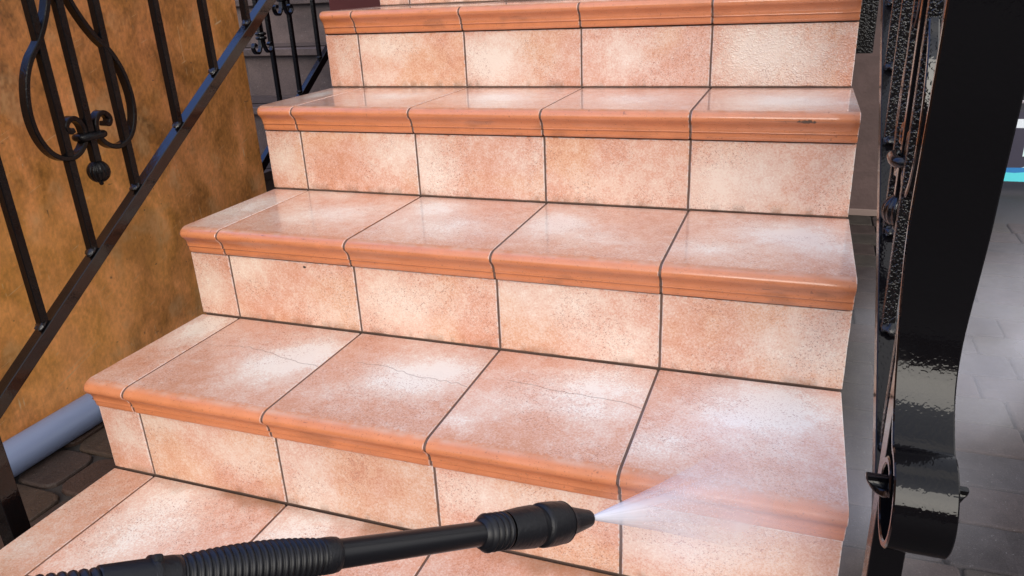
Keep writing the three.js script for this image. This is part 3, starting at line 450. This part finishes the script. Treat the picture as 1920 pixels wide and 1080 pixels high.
{ const p = [[0.309, 0.0135]], n = 22, a = 0.3105, b = 0.4165; for (let i = 0; i < n; i++) { const s = mix(a, b, i / n), d = (b - a) / n, R = 0.0146 + 0.0042 * Math.sin(Math.PI * Math.pow((i + 0.5) / n, 0.9) * 0.96) ; p.push([s, R - 0.0017], [s + d * 0.16, R - 0.0003], [s + d * 0.32, R + 0.0004], [s + d * 0.52, R], [s + d * 0.66, R - 0.0013], [s + d * 0.8, R - 0.0021], [s + d, R - 0.0019]); } p.push([b + 0.001, 0.0128]); lathe('corrugated_grip', p, rubber); }
lathe('grip_collar', [[0.414, 0.0130], [0.4145, 0.0158], [0.419, 0.0163], [0.428, 0.0163], [0.4285, 0.0178], [0.4325, 0.0180], [0.434, 0.0160], [0.462, 0.0154], [0.463, 0.0120]], plastic);
{ const bump = part('collar_lug', box(0.007, 0.006, 0.006, 0, 0, 0, 0.002), plastic, lance); const up = V(0, 1, 0).applyQuaternion(lance.quaternion.clone().invert()); up.y = 0; up.normalize(); bump.position.set(up.x * 0.0148, 0.4305, up.z * 0.0148); }
{ const p = [[0.461, 0.0118]]; for (let i = 0; i < 14; i++) { const s = 0.4625 + i * 0.0058; p.push([s, 0.0118], [s + 0.0008, 0.0138], [s + 0.0022, 0.0143], [s + 0.0036, 0.0138], [s + 0.0044, 0.0118]); } p.push([0.56, 0.0115], [0.75, 0.0115], [0.75, 0]); lathe('hose_bend_guard', p, rubber); }

// ------------------------------------------------------------------ water in the air: droplets
const water = new THREE.MeshStandardMaterial({ color: new THREE.Color().setRGB(0.96, 0.96, 0.98), roughness: 0.5 });
function drops(name, label, category, n, seed, place, mat = water) {
  const R = rng(seed), gs = () => { let u = 0; for (let i = 0; i < 6; i++) u += R(); return (u - 3) * 1.41; };
  const mesh = new THREE.InstancedMesh(new THREE.OctahedronGeometry(1, 0), mat, n), M = new THREE.Matrix4(), q = new THREE.Quaternion(), e = new THREE.Euler();
  for (let i = 0; i < n; i++) { const [p, r] = place(R, gs, i); q.setFromEuler(e.set(R() * 6, R() * 6, R() * 6)); M.compose(p, q, V(r, r, r)); mesh.setMatrixAt(i, M); }
  mesh.name = name; mesh.castShadow = mesh.receiveShadow = true; scene.add(mesh); tag(mesh, label, category); mesh.userData.kind = 'stuff'; return mesh;
}
const HIT = V(1.055, 0.196, 0.035), axis = HIT.clone().sub(TIP), LEN = axis.length(); axis.normalize();
const e1 = V(0, 1, 0).cross(axis).normalize(), e2 = axis.clone().cross(e1).normalize();
drops('spray_droplets', 'tiny bright droplets flying out of the spray at the lowest nosing', 'droplets', 9000, 11, (R, gs) => {
  const t = LEN * (0.02 + 1.05 * Math.pow(R(), 0.8)), ph = R() * Math.PI * 2, rad = (0.002 + t * 0.13) * (R() < 0.4 ? 0.9 + 0.12 * gs() : Math.sqrt(R()));
  return [TIP.clone().addScaledVector(axis, t + 0.001).addScaledVector(e1, Math.cos(ph) * rad).addScaledVector(e2, Math.sin(ph) * rad), 0.00012 + R() * R() * 0.0003];
});
// the body of the spray: nested hollow cones of fine water whose filaments thin out with distance
function airWater(alpha) { return new THREE.MeshStandardMaterial({ color: new THREE.Color().setRGB(0.88, 0.88, 0.97), roughness: 1, transparent: true, alphaMap: alpha, side: THREE.DoubleSide, depthWrite: false }); }
const sprayAlpha = [0, 1].map((q) => greyTex(512, 256, (u, v) => { const w = 512 * u, wrap = (n, s) => { const x = u * n, i = Math.floor(x), f = x - i, g = f * f * (3 - 2 * f); return mix(hash2(i % n, 1, s), hash2((i + 1) % n, 1, s), g); }; const st = 0.55 + 0.35 * wrap(24, 5 + q) + 0.35 * wrap(64, 7 + q) * (1 - v); return (q ? 0.28 : 0.40) * st * Math.pow(1 - v, 1.0) * smooth(1.0, 0.72, v) + 0.42 * smooth(0.26, 0.0, v); }));
const spray = thing('water_spray', 'white hollow cone of water from the lance tip onto the nosing', 'spray', TIP.toArray());
spray.quaternion.setFromUnitVectors(V(0, 1, 0), axis); spray.userData.kind = 'stuff';
[[1, 0.155], [0.62, 0.085]].forEach(([f, k], q) => { const P = []; for (let i = 0; i <= 24; i++) { const t = i / 24 * LEN * 1.4; P.push(new THREE.Vector2(0.0014 + t * k + 0.012 * Math.pow(i / 24, 3), t)); } part('spray_cone', new THREE.LatheGeometry(P, 64), airWater(sprayAlpha[q]), spray); });
// drifting mist: billowing veils, each with soft edges, one behind the other
function veil(parent, [x, y, z], w, h, [rx, ry], a, seed) {
  const g = new THREE.PlaneGeometry(w, h, 28, 20), p = g.attributes.position;
  for (let i = 0; i < p.count; i++) p.setZ(i, 0.22 * Math.min(w, h) * (fbm(p.getX(i) * 5 + 20, p.getY(i) * 5 + 20, seed, 3) - 0.5) * 2);
  g.computeVertexNormals();
  const al = greyTex(192, 192, (u, v) => { const r = Math.hypot(u - 0.5, v - 0.5) * 2; return a * Math.pow(Math.max(0, 1 - r * r), 1.6) * (0.65 + 0.6 * smooth(0.2, 0.8, fbm(u * 2.6, v * 2.6, seed + 3, 3))); });
  al.wrapS = al.wrapT = THREE.ClampToEdgeWrapping;
  const m = part('mist_veil', g, airWater(al), parent); m.position.set(x, y, z); m.rotation.set(rx, ry, 0);
}
const mist = thing('water_mist', 'pale mist drifting over the paving behind the iron scroll', 'mist'); mist.userData.kind = 'stuff';
veil(mist, [1.66, 0.10, -0.42], 0.85, 0.50, [-0.5, 0.35], 0.05, 21);
veil(mist, [1.58, 0.10, -0.82], 0.80, 0.52, [-0.35, 0.2], 0.30, 23);
veil(mist, [1.86, 0.12, -1.15], 1.1, 0.55, [-0.3, 0.3], 0.08, 25);
veil(mist, [1.33, 0.06, -0.35], 0.42, 0.66, [-0.4, 0.1], 0.12, 27);
const splash = thing('splash_mist', 'soft haze of spray over the lowest nosing and tread', 'mist'); splash.userData.kind = 'stuff';
veil(splash, [1.065, 0.185, 0.085], 0.36, 0.17, [-0.5, 0.2], 0.32, 31);
veil(splash, [1.13, 0.245, 0.0], 0.46, 0.22, [-0.9, 0.3], 0.20, 33);

renderer.render(scene, camera);
